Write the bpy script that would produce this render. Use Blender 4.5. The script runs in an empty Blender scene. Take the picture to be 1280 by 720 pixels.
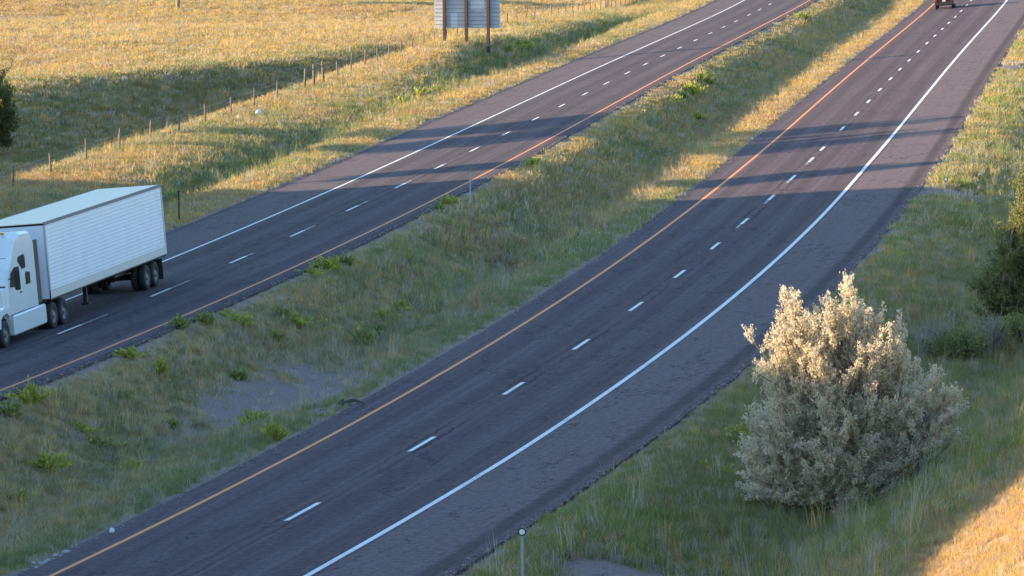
import bpy, math, random
import numpy as np
from mathutils import Matrix, Vector

random.seed(7)
rng = np.random.default_rng(7)
R = math.radians
scene = bpy.context.scene
COL = scene.collection

# ------------------------------------------------------------------ camera, sky, sun, exposure
F_PX, PITCH, CAM_H, ROLL = 5444.8, R(6.148), 18.604, R(-0.4)     # measured from lane widths and dash spacing
cam_d = bpy.data.cameras.new('camera')
cam = bpy.data.objects.new('camera', cam_d)
COL.objects.link(cam)
cam.matrix_world = Matrix.Translation((0, 0, CAM_H)) @ Matrix.Rotation(math.pi/2 - PITCH, 4, 'X') @ Matrix.Rotation(ROLL, 4, 'Z')
cam_d.sensor_width = 36.0
cam_d.lens = F_PX/1280*36.0
cam_d.clip_start, cam_d.clip_end = 1.0, 6000.0
scene.camera = cam

SUN_EL, SUN_AZ = R(10.5), R(3.0)      # sun stands to the left; azimuth measured from -X towards -Y
world = bpy.data.worlds.new('World'); scene.world = world
world.use_nodes = True
wn = world.node_tree.nodes; wl = world.node_tree.links
bg = wn['Background']
sky = wn.new('ShaderNodeTexSky'); sky.sky_type = 'NISHITA'; sky.sun_disc = False
sky.sun_elevation = SUN_EL
sun_vec = Vector((-math.cos(SUN_EL)*math.cos(SUN_AZ), -math.cos(SUN_EL)*math.sin(SUN_AZ), math.sin(SUN_EL)))
sky.sun_rotation = math.atan2(sun_vec.x, sun_vec.y)
sky.air_density, sky.dust_density, sky.ozone_density = 1.0, 0.5, 2.8
wl.new(sky.outputs['Color'], bg.inputs['Color'])
bg.inputs['Strength'].default_value = 0.15
sun_d = bpy.data.lights.new('sun', 'SUN'); sun_d.energy = 4.2; sun_d.angle = R(0.5)
sun_d.color = (1.0, 0.72, 0.44)
sun = bpy.data.objects.new('sun', sun_d); COL.objects.link(sun)
sun.rotation_euler = (-sun_vec).to_track_quat('-Z', 'Y').to_euler()
sun.location = (-60, 100, 60)
vs = scene.view_settings
vs.view_transform, vs.look, vs.gamma, vs.use_curve_mapping = 'Standard', 'None', 1.0, False
vs.exposure = 1.9

# ------------------------------------------------------------------ small helpers
def vnoise(x, y, seed=0):
    """smooth value noise, 0..1"""
    x = np.asarray(x, float); y = np.asarray(y, float)
    xi = np.floor(x).astype(np.int64); yi = np.floor(y).astype(np.int64)
    fx = x-xi; fy = y-yi
    fx = fx*fx*(3-2*fx); fy = fy*fy*(3-2*fy)
    def h(a, b):
        n = (a*374761393 + b*668265263 + seed*974711) & 0xffffffff
        n = ((n ^ (n >> 13))*1274126177) & 0xffffffff
        n = n ^ (n >> 16)
        return (n & 0xffff)/65535.0
    return (h(xi, yi)*(1-fx)+h(xi+1, yi)*fx)*(1-fy) + (h(xi, yi+1)*(1-fx)+h(xi+1, yi+1)*fx)*fy
def fbm(x, y, o=4, seed=0):
    s = 0; a = .5; t = 0
    for k in range(o):
        s = s + a*vnoise(np.asarray(x)*2**k+k*17.3, np.asarray(y)*2**k-k*9.1, seed+k); t += a; a *= .5
    return s/t
def sstep(a, b, x):
    t = np.clip((np.asarray(x, float)-a)/(b-a), 0, 1)
    return t*t*(3-2*t)

# ------------------------------------------------------------------ the two carriageways (centre lines through the lane dashes)
PN = [-0.3059234324440699, 0.9574197258460837, -0.6491696485563723, 14.694895781274452, 18.29955206704943]
PF = [-0.4246864654656102, 1.1139276436483438, -0.4534259117906587, 14.460470843461012, -0.5873155719097097]
SUPER, ZF = 0.08, 0.459
def centre(P, Y):
    Y = np.asarray(Y, float); lo, hi = 108., 445.
    Yc = np.clip(Y, lo, hi); t = (Yc-250)/100
    d = np.polyval(np.polyder(P), t)/100
    return np.polyval(P, t) + d*(Y-Yc), d
def road_pt(P, Y, u, z0, off=0.0):
    c, d = centre(P, Y); k = np.sqrt(1+d*d)
    return np.stack([c+u/k, np.asarray(Y)-u*d/k, z0+SUPER*np.asarray(u)+0*c+off], -1)
def lateral(P, X, Y):
    c, d = centre(P, Y)
    return (X-c)/np.sqrt(1+d*d)
NL, NR, FL, FR = -4.95, 7.4, -7.4, 4.5       # pavement edges

# ------------------------------------------------------------------ ground height
def shade_ridge_top(Y):  # unseen ridge added at left, heights shaped to cast the shade
    ys = [-400, 60, 88, 95, 104, 116, 157, 180, 206, 211, 216, 224, 240, 270, 300, 320, 345, 370, 440, 2000]
    zs = [12, 12, 12.1, 13.2, 14.3, 13.2, 16.0, 16.0, 14.9, 13.0, 8.5, 6.0, 5.0, 4.6, 4.4, 3.8, 1.6, -1.3, -4.2, -4.2]
    return np.interp(Y, ys, zs)
def height(X, Y):
    X = np.asarray(X, float); Y = np.asarray(Y, float)
    un = lateral(PN, X, Y); uf = lateral(PF, X, Y)
    dm = np.maximum(uf-FR, 0); em = np.maximum(NL-un, 0)
    s = dm/np.maximum(dm+em, .01)
    zl = ZF+SUPER*FR-.02; zr = SUPER*NL-.02
    W = dm+em
    med = np.interp(s, [0, .12, .3, .48, .6, .75, .9, 1], [zl, zl-.38, -.45, -.98, -1.08, -.70, -.47, zr])
    # left verge
    v = np.maximum(FL-uf, 0)
    z0 = ZF+SUPER*FL-.02
    dip = -2.7*sstep(392, 500, Y)
    mound = 1.15*np.exp(-((Y-343)/26)**2)*np.exp(-((v-9.0)/3.2)**2)
    ditch = -1.05*np.exp(-((v-5.2)/2.1)**2)*np.interp(Y, [150, 255, 272, 312, 335], [.85, .85, .3, .3, 1.0])
    crest = np.interp(Y, [100, 200, 225, 300, 360], [-.6, -.3, 0.05, .15, .1])
    ver = z0*(1-sstep(0, 8, v)) + crest*sstep(4, 12, v) + ditch + mound + dip*sstep(2, 9, v)
    w = np.maximum(v-13.5, 0)
    bb = (X+35)*.9-(Y-331)*.43 + 5*(fbm(X/16, Y/16, 3, 15)-.5)
    field = (-1.3-3.5*sstep(0, 13, bb))*sstep(0, 8, w) + .015*np.maximum(Y-470, 0) + 1.1*(fbm(X/13, Y/22, 3, 17)-.5)*sstep(2, 10, w)
    field = np.where(w > 0, field, 0)
    rt = shade_ridge_top(Y) + 1.6*(fbm(Y/14, X/30, 3, 5)-.5)
    kr = sstep(-14, -31, X+.1176*Y)
    base = ver+field
    lef = base + np.maximum(rt-base, 0)*kr
    # right verge and overpass embankment
    r = np.maximum(un-NR, 0)
    rig = (SUPER*NR-.02) - .95*sstep(0, 6.5, r) + .012*np.maximum(r-8, 0)
    q = .967*X-.255*Y
    emb = np.minimum(.52*(q+20.9), 9.0)*sstep(230, 165, Y)
    k = .9
    hh = np.clip(.5+.5*(emb-.0)/k, 0, 1)
    rig = rig + np.where(r > 1, emb*hh, 0)*sstep(1, 4, r)
    z = np.where(un > NR, rig, np.where(uf < FL, lef, med))
    rough = .16*(fbm(X/2.6, Y/5, 3, 11)-.5) + .3*(fbm(X/9, Y/16, 2, 21)-.5)
    edge = np.minimum(np.minimum(np.abs(un-NR), np.abs(un-NL)), np.minimum(np.abs(uf-FL), np.abs(uf-FR)))
    z = z + rough*sstep(.2, 3, edge)*np.clip(1-.0*Y, .5, 1)
    on_n = (un > NL) & (un < NR); on_f = (uf > FL) & (uf < FR)
    z = np.where(on_n, SUPER*un-.02-.16*sstep(0, .5, np.minimum(un-NL, NR-un)), z)
    z = np.where(on_f, ZF+SUPER*uf-.02-.16*sstep(0, .5, np.minimum(uf-FL, FR-uf)), z)
    return z

def pix_ray(px, py):
    u, v = px-640.0, -(py-360.0)
    c, s = math.cos(ROLL), math.sin(ROLL)
    u, v = c*u-s*v, s*u+c*v
    return Vector((u, F_PX*math.cos(PITCH)+v*math.sin(PITCH), -F_PX*math.sin(PITCH)+v*math.cos(PITCH))).normalized()
def ground_at(px, py):
    """where the line of sight through a photo pixel meets the ground"""
    d = pix_ray(px, py); t = np.arange(70, 900, .25)
    X, Y, Z = d.x*t, d.y*t, CAM_H+d.z*t
    k = np.argmax(Z < height(X, Y))
    return float(X[k]), float(Y[k]), float(height(X[k], Y[k]))
def to_pix(X, Y, Z):
    dz = Z-CAM_H
    depth = Y*math.cos(PITCH)-dz*math.sin(PITCH); up = Y*math.sin(PITCH)+dz*math.cos(PITCH)
    a, b = F_PX*X/depth, F_PX*up/depth
    c, s = math.cos(-ROLL), math.sin(-ROLL)
    return 640+c*a-s*b, 360-(s*a+c*b)

# ------------------------------------------------------------------ materials
def material(name):
    m = bpy.data.materials.new(name); m.use_nodes = True
    return m, m.node_tree.nodes, m.node_tree.links, m.node_tree.nodes['Principled BSDF']
def node(ns, t, **kw):
    n = ns.new(t)
    for k, v in kw.items(): setattr(n, k, v)
    return n
def plain(name, col, rough=.6, metal=0.0, var=.12, scale=6.0, spec=.5, coat=0.0):
    m, ns, ls, p = material(name)
    tc = node(ns, 'ShaderNodeTexCoord'); nz = node(ns, 'ShaderNodeTexNoise')
    nz.inputs['Scale'].default_value = scale; nz.inputs['Detail'].default_value = 6
    ls.new(tc.outputs['Object'], nz.inputs['Vector'])
    mx = node(ns, 'ShaderNodeMix', data_type='RGBA')
    mx.inputs['A'].default_value = (*[c*(1-var) for c in col], 1); mx.inputs['B'].default_value = (*[min(1, c*(1+var)) for c in col], 1)
    ls.new(nz.outputs['Fac'], mx.inputs['Factor']); ls.new(mx.outputs['Result'], p.inputs['Base Color'])
    p.inputs['Roughness'].default_value = rough; p.inputs['Metallic'].default_value = metal
    p.inputs['Specular IOR Level'].default_value = spec; p.inputs['Coat Weight'].default_value = coat
    return m
def leaf_material(name, col, var=.35, trans=.3, rough=.6, warm=(1.1, 1.0, .8)):
    m, ns, ls, p = material(name)
    at = node(ns, 'ShaderNodeAttribute', attribute_name='var')
    mx = node(ns, 'ShaderNodeMix', data_type='RGBA')
    mx.inputs['A'].default_value = (*[c*(1-var) for c in col], 1)
    mx.inputs['B'].default_value = (*[c*(1+var)*w for c, w in zip(col, warm)], 1)
    ls.new(at.outputs['Fac'], mx.inputs['Factor']); ls.new(mx.outputs['Result'], p.inputs['Base Color'])
    p.inputs['Roughness'].default_value = rough; p.inputs['Specular IOR Level'].default_value = .25
    tr = node(ns, 'ShaderNodeBsdfTranslucent'); ls.new(mx.outputs['Result'], tr.inputs['Color'])
    ms = node(ns, 'ShaderNodeMixShader'); ms.inputs['Fac'].default_value = trans
    ls.new(p.outputs['BSDF'], ms.inputs[1]); ls.new(tr.outputs['BSDF'], ms.inputs[2])
    ls.new(ms.outputs['Shader'], ns['Material Output'].inputs['Surface'])
    return m
def mathn(ns, ls, op, a, b=None, clamp=False):
    n = node(ns, 'ShaderNodeMath', operation=op, use_clamp=clamp)
    for i, x in enumerate((a, b)):
        if x is None: continue
        if isinstance(x, (int, float)): n.inputs[i].default_value = x
        else: ls.new(x, n.inputs[i])
    return n.outputs[0]
def mixc(ns, ls, fac, a, b):
    mx = node(ns, 'ShaderNodeMix', data_type='RGBA')
    for k, x in (('Factor', fac), ('A', a), ('B', b)):
        if isinstance(x, (int, float)): mx.inputs[k].default_value = x
        elif isinstance(x, tuple): mx.inputs[k].default_value = (*x, 1)
        else: ls.new(x, mx.inputs[k])
    return mx.outputs['Result']

def asphalt(name, lane, shoulder, white_u, yellow_u, seam_u):
    m, ns, ls, p = material(name)
    uv = node(ns, 'ShaderNodeUVMap', uv_map='UVMap'); sp = node(ns, 'ShaderNodeSeparateXYZ')
    ls.new(uv.outputs['UV'], sp.inputs[0]); u, s = sp.outputs[0], sp.outputs[1]
    geo = node(ns, 'ShaderNodeNewGeometry')
    def noise(scale, vec, detail=4, rough=.6):
        n = node(ns, 'ShaderNodeTexNoise'); n.inputs['Scale'].default_value = scale; n.inputs['Detail'].default_value = detail
        n.inputs['Roughness'].default_value = rough; ls.new(vec, n.inputs['Vector']); return n.outputs['Fac']
    def stretched(a, b):
        mp = node(ns, 'ShaderNodeMapping'); mp.inputs['Scale'].default_value = (a, b, 1); ls.new(uv.outputs['UV'], mp.inputs['Vector']); return mp.outputs[0]
    def band(x, c, w, soft):      # 1 within w of c
        d = mathn(ns, ls, 'ABSOLUTE', mathn(ns, ls, 'SUBTRACT', x, c))
        r = node(ns, 'ShaderNodeMapRange', interpolation_type='SMOOTHSTEP'); r.inputs[1].default_value = w+soft; r.inputs[2].default_value = max(w-soft, 0)
        ls.new(d, r.inputs[0]); return r.outputs[0]
    outer = mathn(ns, ls, 'GREATER_THAN', mathn(ns, ls, 'MULTIPLY', u, 1.0 if white_u > 0 else -1.0), abs(white_u)+.12)
    wob = mathn(ns, ls, 'MULTIPLY', mathn(ns, ls, 'SUBTRACT', noise(.8, stretched(0, 1), 5, .7), .5), .5)
    uw = mathn(ns, ls, 'ADD', u, wob)
    c = mixc(ns, ls, outer, lane, shoulder)
    # broad blotches, streaks along the traffic, aggregate speckle
    blot = noise(.12, stretched(1.6, .55), 4)
    c = mixc(ns, ls, mathn(ns, ls, 'MULTIPLY', blot, .6), c, mixc(ns, ls, outer, tuple(x*.6 for x in lane), tuple(x*.72 for x in shoulder)))
    streak = noise(1.0, stretched(4.2, .03), 3, .5)
    st = node(ns, 'ShaderNodeMapRange'); st.inputs[1].default_value = .42; st.inputs[2].default_value = .7; ls.new(streak, st.inputs[0])
    c = mixc(ns, ls, mathn(ns, ls, 'MULTIPLY', st.outputs[0], .5), c, tuple(x*1.55 for x in lane))
    # polished wheel paths, darker oil strip between them
    for cu in (-1.83, 1.83):
        for k in (-.9, .9):
            c = mixc(ns, ls, mathn(ns, ls, 'MULTIPLY', band(uw, cu+k, .34, .3), .5), c, tuple(x*.58 for x in lane))
        c = mixc(ns, ls, mathn(ns, ls, 'MULTIPLY', band(uw, cu, .3, .28), .25), c, tuple(x*1.25 for x in lane))
    # tining marks across the lanes
    wv = node(ns, 'ShaderNodeTexWave', wave_type='BANDS', bands_direction='Y'); wv.inputs['Scale'].default_value = .85
    wv.inputs['Distortion'].default_value = 5; wv.inputs['Detail'].default_value = 3; ls.new(stretched(.18, 1), wv.inputs['Vector'])
    c = mixc(ns, ls, mathn(ns, ls, 'MULTIPLY', wv.outputs['Fac'], .16), c, tuple(x*1.7 for x in lane))
    # sealed cracks beside the lane dashes and the dark seam on the shoulder
    gate = node(ns, 'ShaderNodeMapRange'); gate.inputs[1].default_value = .36; gate.inputs[2].default_value = .62; ls.new(noise(.12, stretched(0, 1), 2), gate.inputs[0])
    for cu in (-.26, .22):
        w2 = mathn(ns, ls, 'ADD', u, mathn(ns, ls, 'MULTIPLY', mathn(ns, ls, 'SUBTRACT', noise(.55, stretched(.2, 1), 8, .82), .5), .75))
        c = mixc(ns, ls, mathn(ns, ls, 'MULTIPLY', mathn(ns, ls, 'MULTIPLY', band(w2, cu, .06, .05), gate.outputs[0]), .7), c, (.022, .02, .022))
    wander = noise(.07, stretched(2.2, 1.0), 6, .62)      # meandering sealed cracks
    c = mixc(ns, ls, mathn(ns, ls, 'MULTIPLY', band(wander, .5, .0035, .003), .55), c, (.03, .026, .028))
    for su, sw, amt in seam_u:
        c = mixc(ns, ls, mathn(ns, ls, 'MULTIPLY', band(uw, su, sw, sw*.6), amt), c, tuple(x*.42 for x in shoulder))
    spk = noise(5.0, geo.outputs['Position'], 5, .95)
    sr = node(ns, 'ShaderNodeMapRange'); sr.inputs[1].default_value = .3; sr.inputs[2].default_value = .75
    sr.inputs[3].default_value = .45; sr.inputs[4].default_value = 1.6; ls.new(spk, sr.inputs[0])
    vm = node(ns, 'ShaderNodeVectorMath', operation='SCALE'); ls.new(c, vm.inputs[0]); ls.new(sr.outputs[0], vm.inputs['Scale'])
    ls.new(vm.outputs[0], p.inputs['Base Color'])
    p.inputs['Roughness'].default_value = .95; p.inputs['Specular IOR Level'].default_value = .06
    bp = node(ns, 'ShaderNodeBump'); bp.inputs['Strength'].default_value = .25; bp.inputs['Distance'].default_value = .02
    ls.new(spk, bp.inputs['Height']); ls.new(bp.outputs[0], p.inputs['Normal'])
    return m
def paint(name, col, worn, amount):
    m, ns, ls, p = material(name)
    geo = node(ns, 'ShaderNodeNewGeometry')
    n1 = node(ns, 'ShaderNodeTexNoise'); n1.inputs['Scale'].default_value = 7; n1.inputs['Detail'].default_value = 6; n1.inputs['Roughness'].default_value = .75
    n2 = node(ns, 'ShaderNodeTexNoise'); n2.inputs['Scale'].default_value = .35; n2.inputs['Detail'].default_value = 3
    ls.new(geo.outputs['Position'], n1.inputs['Vector']); ls.new(geo.outputs['Position'], n2.inputs['Vector'])
    f = mathn(ns, ls, 'ADD', mathn(ns, ls, 'MULTIPLY', n1.outputs['Fac'], .8), mathn(ns, ls, 'MULTIPLY', n2.outputs['Fac'], .4))
    r = node(ns, 'ShaderNodeMapRange'); r.inputs[1].default_value = .92-amount; r.inputs[2].default_value = 1.12-amount; ls.new(f, r.inputs[0])
    ls.new(mixc(ns, ls, r.outputs[0], col, worn), p.inputs['Base Color']); p.inputs['Roughness'].default_value = .7
    return m

LANE, SHO = (.115, .091, .097), (.166, .130, .128)
M_ROAD_N = asphalt('asphalt_near', LANE, SHO, 3.66, -3.66, ((6.75, .28, .75), (7.3, .18, .5)))
M_ROAD_F = asphalt('asphalt_far', (.108, .091, .097), (.142, .118, .119), -3.66, 3.66, ((-7.2, .2, .5), (4.3, .2, .55)))
M_WHITE = paint('white_paint', (.74, .74, .72), (.20, .19, .20), .30)
M_OLDWHITE = paint('worn_white_paint', (.34, .34, .34), (.09, .09, .10), .32)
M_YELLOW = paint('orange_yellow_paint', (.80, .27, .07), (.34, .14, .08), .26)

# ------------------------------------------------------------------ mesh helpers
def link(name, me, mat=None, parent=None, mw=None):
    o = bpy.data.objects.new(name, me); COL.objects.link(o)
    if mat is not None and me is not None and len(me.materials) == 0: me.materials.append(mat)
    if parent is not None: o.parent = parent
    if mw is not None: o.matrix_world = mw
    return o
def tag(o, label=None, cat=None, group=None, kind=None):
    for k, v in (('label', label), ('category', cat), ('group', group), ('kind', kind)):
        if v: o[k] = v
    return o
def empty(name, mw, label, cat, group=None):
    o = bpy.data.objects.new(name, None); COL.objects.link(o); o.matrix_world = mw
    o.empty_display_size = .3
    return tag(o, label, cat, group)
class MB:
    def __init__(self): self.v = []; self.f = []
    def add(self, vs, fs):
        b = len(self.v); self.v += [tuple(p) for p in vs]; self.f += [tuple(b+i for i in f) for f in fs]; return self
    def box(self, x0, x1, y0, y1, z0, z1, bev=0.0):
        if bev <= 0:
            vs = [(x, y, z) for x in (x0, x1) for y in (y0, y1) for z in (z0, z1)]
            return self.add(vs, [(0, 1, 3, 2), (4, 6, 7, 5), (0, 4, 5, 1), (2, 3, 7, 6), (0, 2, 6, 4), (1, 5, 7, 3)])
        b = bev; pts = []; idx = {}
        for sx in (0, 1):
            for sy in (0, 1):
                for sz in (0, 1):
                    X = (x0, x1)[sx]; Y = (y0, y1)[sy]; Z = (z0, z1)[sz]
                    dx, dy, dz = b*(1-2*sx), b*(1-2*sy), b*(1-2*sz)
                    for a, p in (('x', (X, Y+dy, Z+dz)), ('y', (X+dx, Y, Z+dz)), ('z', (X+dx, Y+dy, Z))):
                        idx[(sx, sy, sz, a)] = len(pts); pts.append(p)
        F = []
        g = lambda *k: idx[k]
        for s in (0, 1):
            F.append((g(s, 0, 0, 'x'), g(s, 1, 0, 'x'), g(s, 1, 1, 'x'), g(s, 0, 1, 'x')))
            F.append((g(0, s, 0, 'y'), g(1, s, 0, 'y'), g(1, s, 1, 'y'), g(0, s, 1, 'y')))
            F.append((g(0, 0, s, 'z'), g(1, 0, s, 'z'), g(1, 1, s, 'z'), g(0, 1, s, 'z')))
        for a in (0, 1):
            for c in (0, 1):
                F.append((g(a, c, 0, 'x'), g(a, c, 1, 'x'), g(a, c, 1, 'y'), g(a, c, 0, 'y')))
                F.append((g(a, 0, c, 'x'), g(a, 1, c, 'x'), g(a, 1, c, 'z'), g(a, 0, c, 'z')))
                F.append((g(0, a, c, 'y'), g(1, a, c, 'y'), g(1, a, c, 'z'), g(0, a, c, 'z')))
                for d in (0, 1): F.append((g(a, c, d, 'x'), g(a, c, d, 'y'), g(a, c, d, 'z')))
        return self.add(pts, F)
    def tube(self, pts, radii, n=8, cap=True):
        pts = [Vector(p) for p in pts]; b = len(self.v); m = len(pts)
        for i, p in enumerate(pts):
            t = (pts[min(i+1, m-1)]-pts[max(i-1, 0)]).normalized()
            a = t.orthogonal().normalized() if i == 0 else (a - t*a.dot(t)).normalized()
            c = t.cross(a)
            for k in range(n):
                w = 2*math.pi*k/n; self.v.append(tuple(p+(a*math.cos(w)+c*math.sin(w))*radii[i]))
        for i in range(m-1):
            for k in range(n):
                k2 = (k+1) % n
                self.f.append((b+i*n+k, b+i*n+k2, b+(i+1)*n+k2, b+(i+1)*n+k))
        if cap:
            self.f.append(tuple(b+k for k in range(n))[::-1]); self.f.append(tuple(b+(m-1)*n+k for k in range(n)))
        return self
    def prism(self, prof, x0, x1):       # profile in (y,z), extruded along x
        n = len(prof); b = len(self.v)
        self.v += [(x0, y, z) for y, z in prof]+[(x1, y, z) for y, z in prof]
        self.f += [(b+i, b+(i+1) % n, b+n+(i+1) % n, b+n+i) for i in range(n)]
        self.f += [tuple(b+i for i in range(n))[::-1], tuple(b+n+i for i in range(n))]
        return self
    def mesh(self, name, smooth=False):
        me = bpy.data.meshes.new(name); me.from_pydata(self.v, [], self.f); me.update()
        import bmesh
        bm = bmesh.new(); bm.from_mesh(me); bmesh.ops.recalc_face_normals(bm, faces=bm.faces); bm.to_mesh(me); bm.free()
        if smooth:
            for p in me.polygons: p.use_smooth = True
        return me
    def build(self, name, mat, parent=None, mw=None, smooth=False):
        return link(name, self.mesh(name, smooth), mat, parent, mw)

# ------------------------------------------------------------------ ground sheet
def veg(X, Y):
    """what grows where: gravel 0..1 (bare), dry 0..1 (straw against green, some sunlit parts painted drier), lush 0..1 (tall green)"""
    un = lateral(PN, X, Y); uf = lateral(PF, X, Y)
    n1 = fbm(X/3.0, Y/7.0, 4, 31); n2 = fbm(X/1.1, Y/2.4, 3, 41); n3 = fbm(X/8, Y/20, 3, 51)
    g = np.zeros_like(X); dry = np.zeros_like(X); lush = np.zeros_like(X)
    med = (uf > FR) & (un < NL)
    de = np.minimum(np.minimum(np.abs(un-NR), np.abs(un-NL)), np.minimum(np.abs(uf-FL), np.abs(uf-FR)))
    # median
    gp = np.exp(-((Y-145.5)/12)**2)*np.exp(-((un+8.8)/3.2)**2)      # bare washed-out gravel
    gm = .93*sstep(.40, .72, gp*.85+1.0*(n1-.40)+.5*(n2-.5))*sstep(.05, .3, gp)
    drym_lit = np.clip(.56+1.7*(n1-.5)+.12*sstep(180, 260, Y)+.5*(n3-.5), 0, 1)
    drym_lit = drym_lit*(1-.75*sstep(2.0, .6, NL-un)*sstep(235, 200, Y))
    drym_lit = np.maximum(drym_lit, .95*sstep(5.0, 3.0, NL-un)*sstep(205, 240, Y))  # paints the sunlit strip of the upper median straw-gold
    drym_lit = np.maximum(drym_lit, .85*sstep(2.4, .5, uf-FR)*sstep(190, 240, Y))
    lushm = .9*sstep(.50, .66, n3*.4+n1*.6)*sstep(260, 160, Y) + .5*sstep(1.8, .4, NL-un)*(n2 > .35)*sstep(235, 205, Y)
    # left verge and field
    v = FL-uf
    lft = v > 0
    dryl = np.clip(.72+1.6*(n1-.5)+1.2*(n3-.5), 0, 1)
    dryl = dryl*(1-.6*np.exp(-((v-5.5)/2.5)**2))
    w = v-13.5
    rav = sstep(2, 9, w)*sstep(-8, 4, (X+35)*.9-(Y-331)*.43+8*(n3-.5))
    dryl = dryl*(1-.62*rav)
    dryl = np.where(w > 2, np.maximum(dryl, (1-rav)*(.82+.5*(n3-.5))), dryl)
    lushl = .45*np.exp(-((v-5.5)/2.2)**2)*(n2 > .4)
    # right verge and embankment
    r = un-NR
    rgt = r > 0
    q = .967*X-.255*Y
    emb = sstep(-15.8, -14.4, q+1.2*(n1-.5))*(Y < 150)  # straw tone starts at the shadow contour, painting the sunlit slope
    dryr_lit = np.clip(.24+1.5*(n1-.5)+.7*(n3-.5)+.35*sstep(200, 330, Y), 0, 1)
    dryr_lit = np.maximum(dryr_lit, emb*1.0)
    lushr = .8*sstep(.5, .64, n1)*(1-emb)
    gr = np.maximum(np.exp(-((X-2.9)/2.0)**4-((Y-103.5)/3.4)**4), np.exp(-((un-9.0)/2.1)**4-((Y-209.5)/3.2)**4))
    gr = np.maximum(gr, np.exp(-((un-9.2)/1.8)**4-((Y-312)/5.0)**4))
    gr = sstep(.3, .75, gr+.7*(n1-.5)+.8*(n2-.5))*sstep(.02, .2, gr)
    dry = np.where(med, drym_lit, np.where(lft, dryl, np.where(rgt, dryr_lit, 0)))
    lush = np.where(med, lushm, np.where(lft, lushl, np.where(rgt, lushr, 0)))
    g = np.where(med, gm, np.where(rgt, gr, 0))
    g = np.maximum(g, sstep(.55, .05, de+.5*(n2-.5))*.9)            # loose chippings along the pavement edge
    return g, dry, lush*(1-g)

def spaced(a, fine, b):
    return a
def build_ground():
    ys = np.concatenate([np.arange(-300, 70, 20), np.arange(70, 180, .7), np.arange(180, 330, 1.1), np.arange(330, 560, 2.0), np.arange(560, 800, 8), np.linspace(800, 3000, 24)])
    us = np.concatenate([-np.geomspace(1600, 62, 26), np.arange(-60, -34, 1.3), np.arange(-34, 16, .42), np.arange(16, 40, .8), np.geomspace(41, 1600, 28)])
    Yg, Ug = np.meshgrid(ys, us, indexing='ij')
    cf, _ = centre(PF, Yg); cn, _ = centre(PN, Yg)
    mid = np.where(np.abs(Ug) < 70, .5*(cf+cn), .5*(cf+cn)*np.exp(-(np.abs(Ug)-70)/400))
    Xg = mid+Ug
    Z = height(Xg, Yg)
    ny, nx = Xg.shape
    V = np.stack([Xg, Yg, Z], -1).reshape(-1, 3)
    i = np.arange(ny-1)[:, None]*nx+np.arange(nx-1)[None, :]
    Fq = np.stack([i, i+1, i+nx+1, i+nx], -1).reshape(-1, 4)
    me = bpy.data.meshes.new('ground')
    me.vertices.add(len(V)); me.vertices.foreach_set('co', V.ravel())
    me.loops.add(Fq.size); me.loops.foreach_set('vertex_index', Fq.ravel())
    me.polygons.add(len(Fq)); me.polygons.foreach_set('loop_start', np.arange(0, Fq.size, 4)); me.polygons.foreach_set('loop_total', np.full(len(Fq), 4))
    me.update(calc_edges=True)
    me.polygons.foreach_set('use_smooth', np.ones(len(Fq), bool))
    g, dry, lush = veg(V[:, 0], V[:, 1])
    for nm, a in (('gravel', g), ('dry', dry), ('lush', lush)):
        at = me.attributes.new(nm, 'FLOAT', 'POINT'); at.data.foreach_set('value', a.astype(np.float32))
    m, ns, ls, p = material('ground_soil')
    A = {k: node(ns, 'ShaderNodeAttribute', attribute_name=k).outputs['Fac'] for k in ('gravel', 'dry', 'lush')}
    geo = node(ns, 'ShaderNodeNewGeometry')
    def noise(s, d=5, r=.65):
        n = node(ns, 'ShaderNodeTexNoise'); n.inputs['Scale'].default_value = s; n.inputs['Detail'].default_value = d; n.inputs['Roughness'].default_value = r
        ls.new(geo.outputs['Position'], n.inputs['Vector']); return n.outputs['Fac']
    n1, n2 = noise(1.3), noise(9, 4, .8)
    grass = mixc(ns, ls, A['dry'], (.29, .27, .12), (.47, .33, .17))
    soil = mixc(ns, ls, n1, (.24, .19, .13), (.36, .28, .19))
    c = mixc(ns, ls, mathn(ns, ls, 'MULTIPLY', n1, .7), grass, soil)
    gcol = mixc(ns, ls, n2, (.16, .125, .12), (.42, .33, .30))
    c = mixc(ns, ls, A['gravel'], c, gcol)
    ls.new(c, p.inputs['Base Color']); p.inputs['Roughness'].default_value = .95; p.inputs['Specular IOR Level'].default_value = .1
    bp = node(ns, 'ShaderNodeBump'); bp.inputs['Strength'].default_value = .8; bp.inputs['Distance'].default_value = .12
    ls.new(n2, bp.inputs['Height']); ls.new(bp.outputs[0], p.inputs['Normal'])
    me.materials.append(m)
    return tag(link('ground', me), 'rolling roadside ground with dry grass and gravel', None, None, 'structure')
build_ground()

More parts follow.
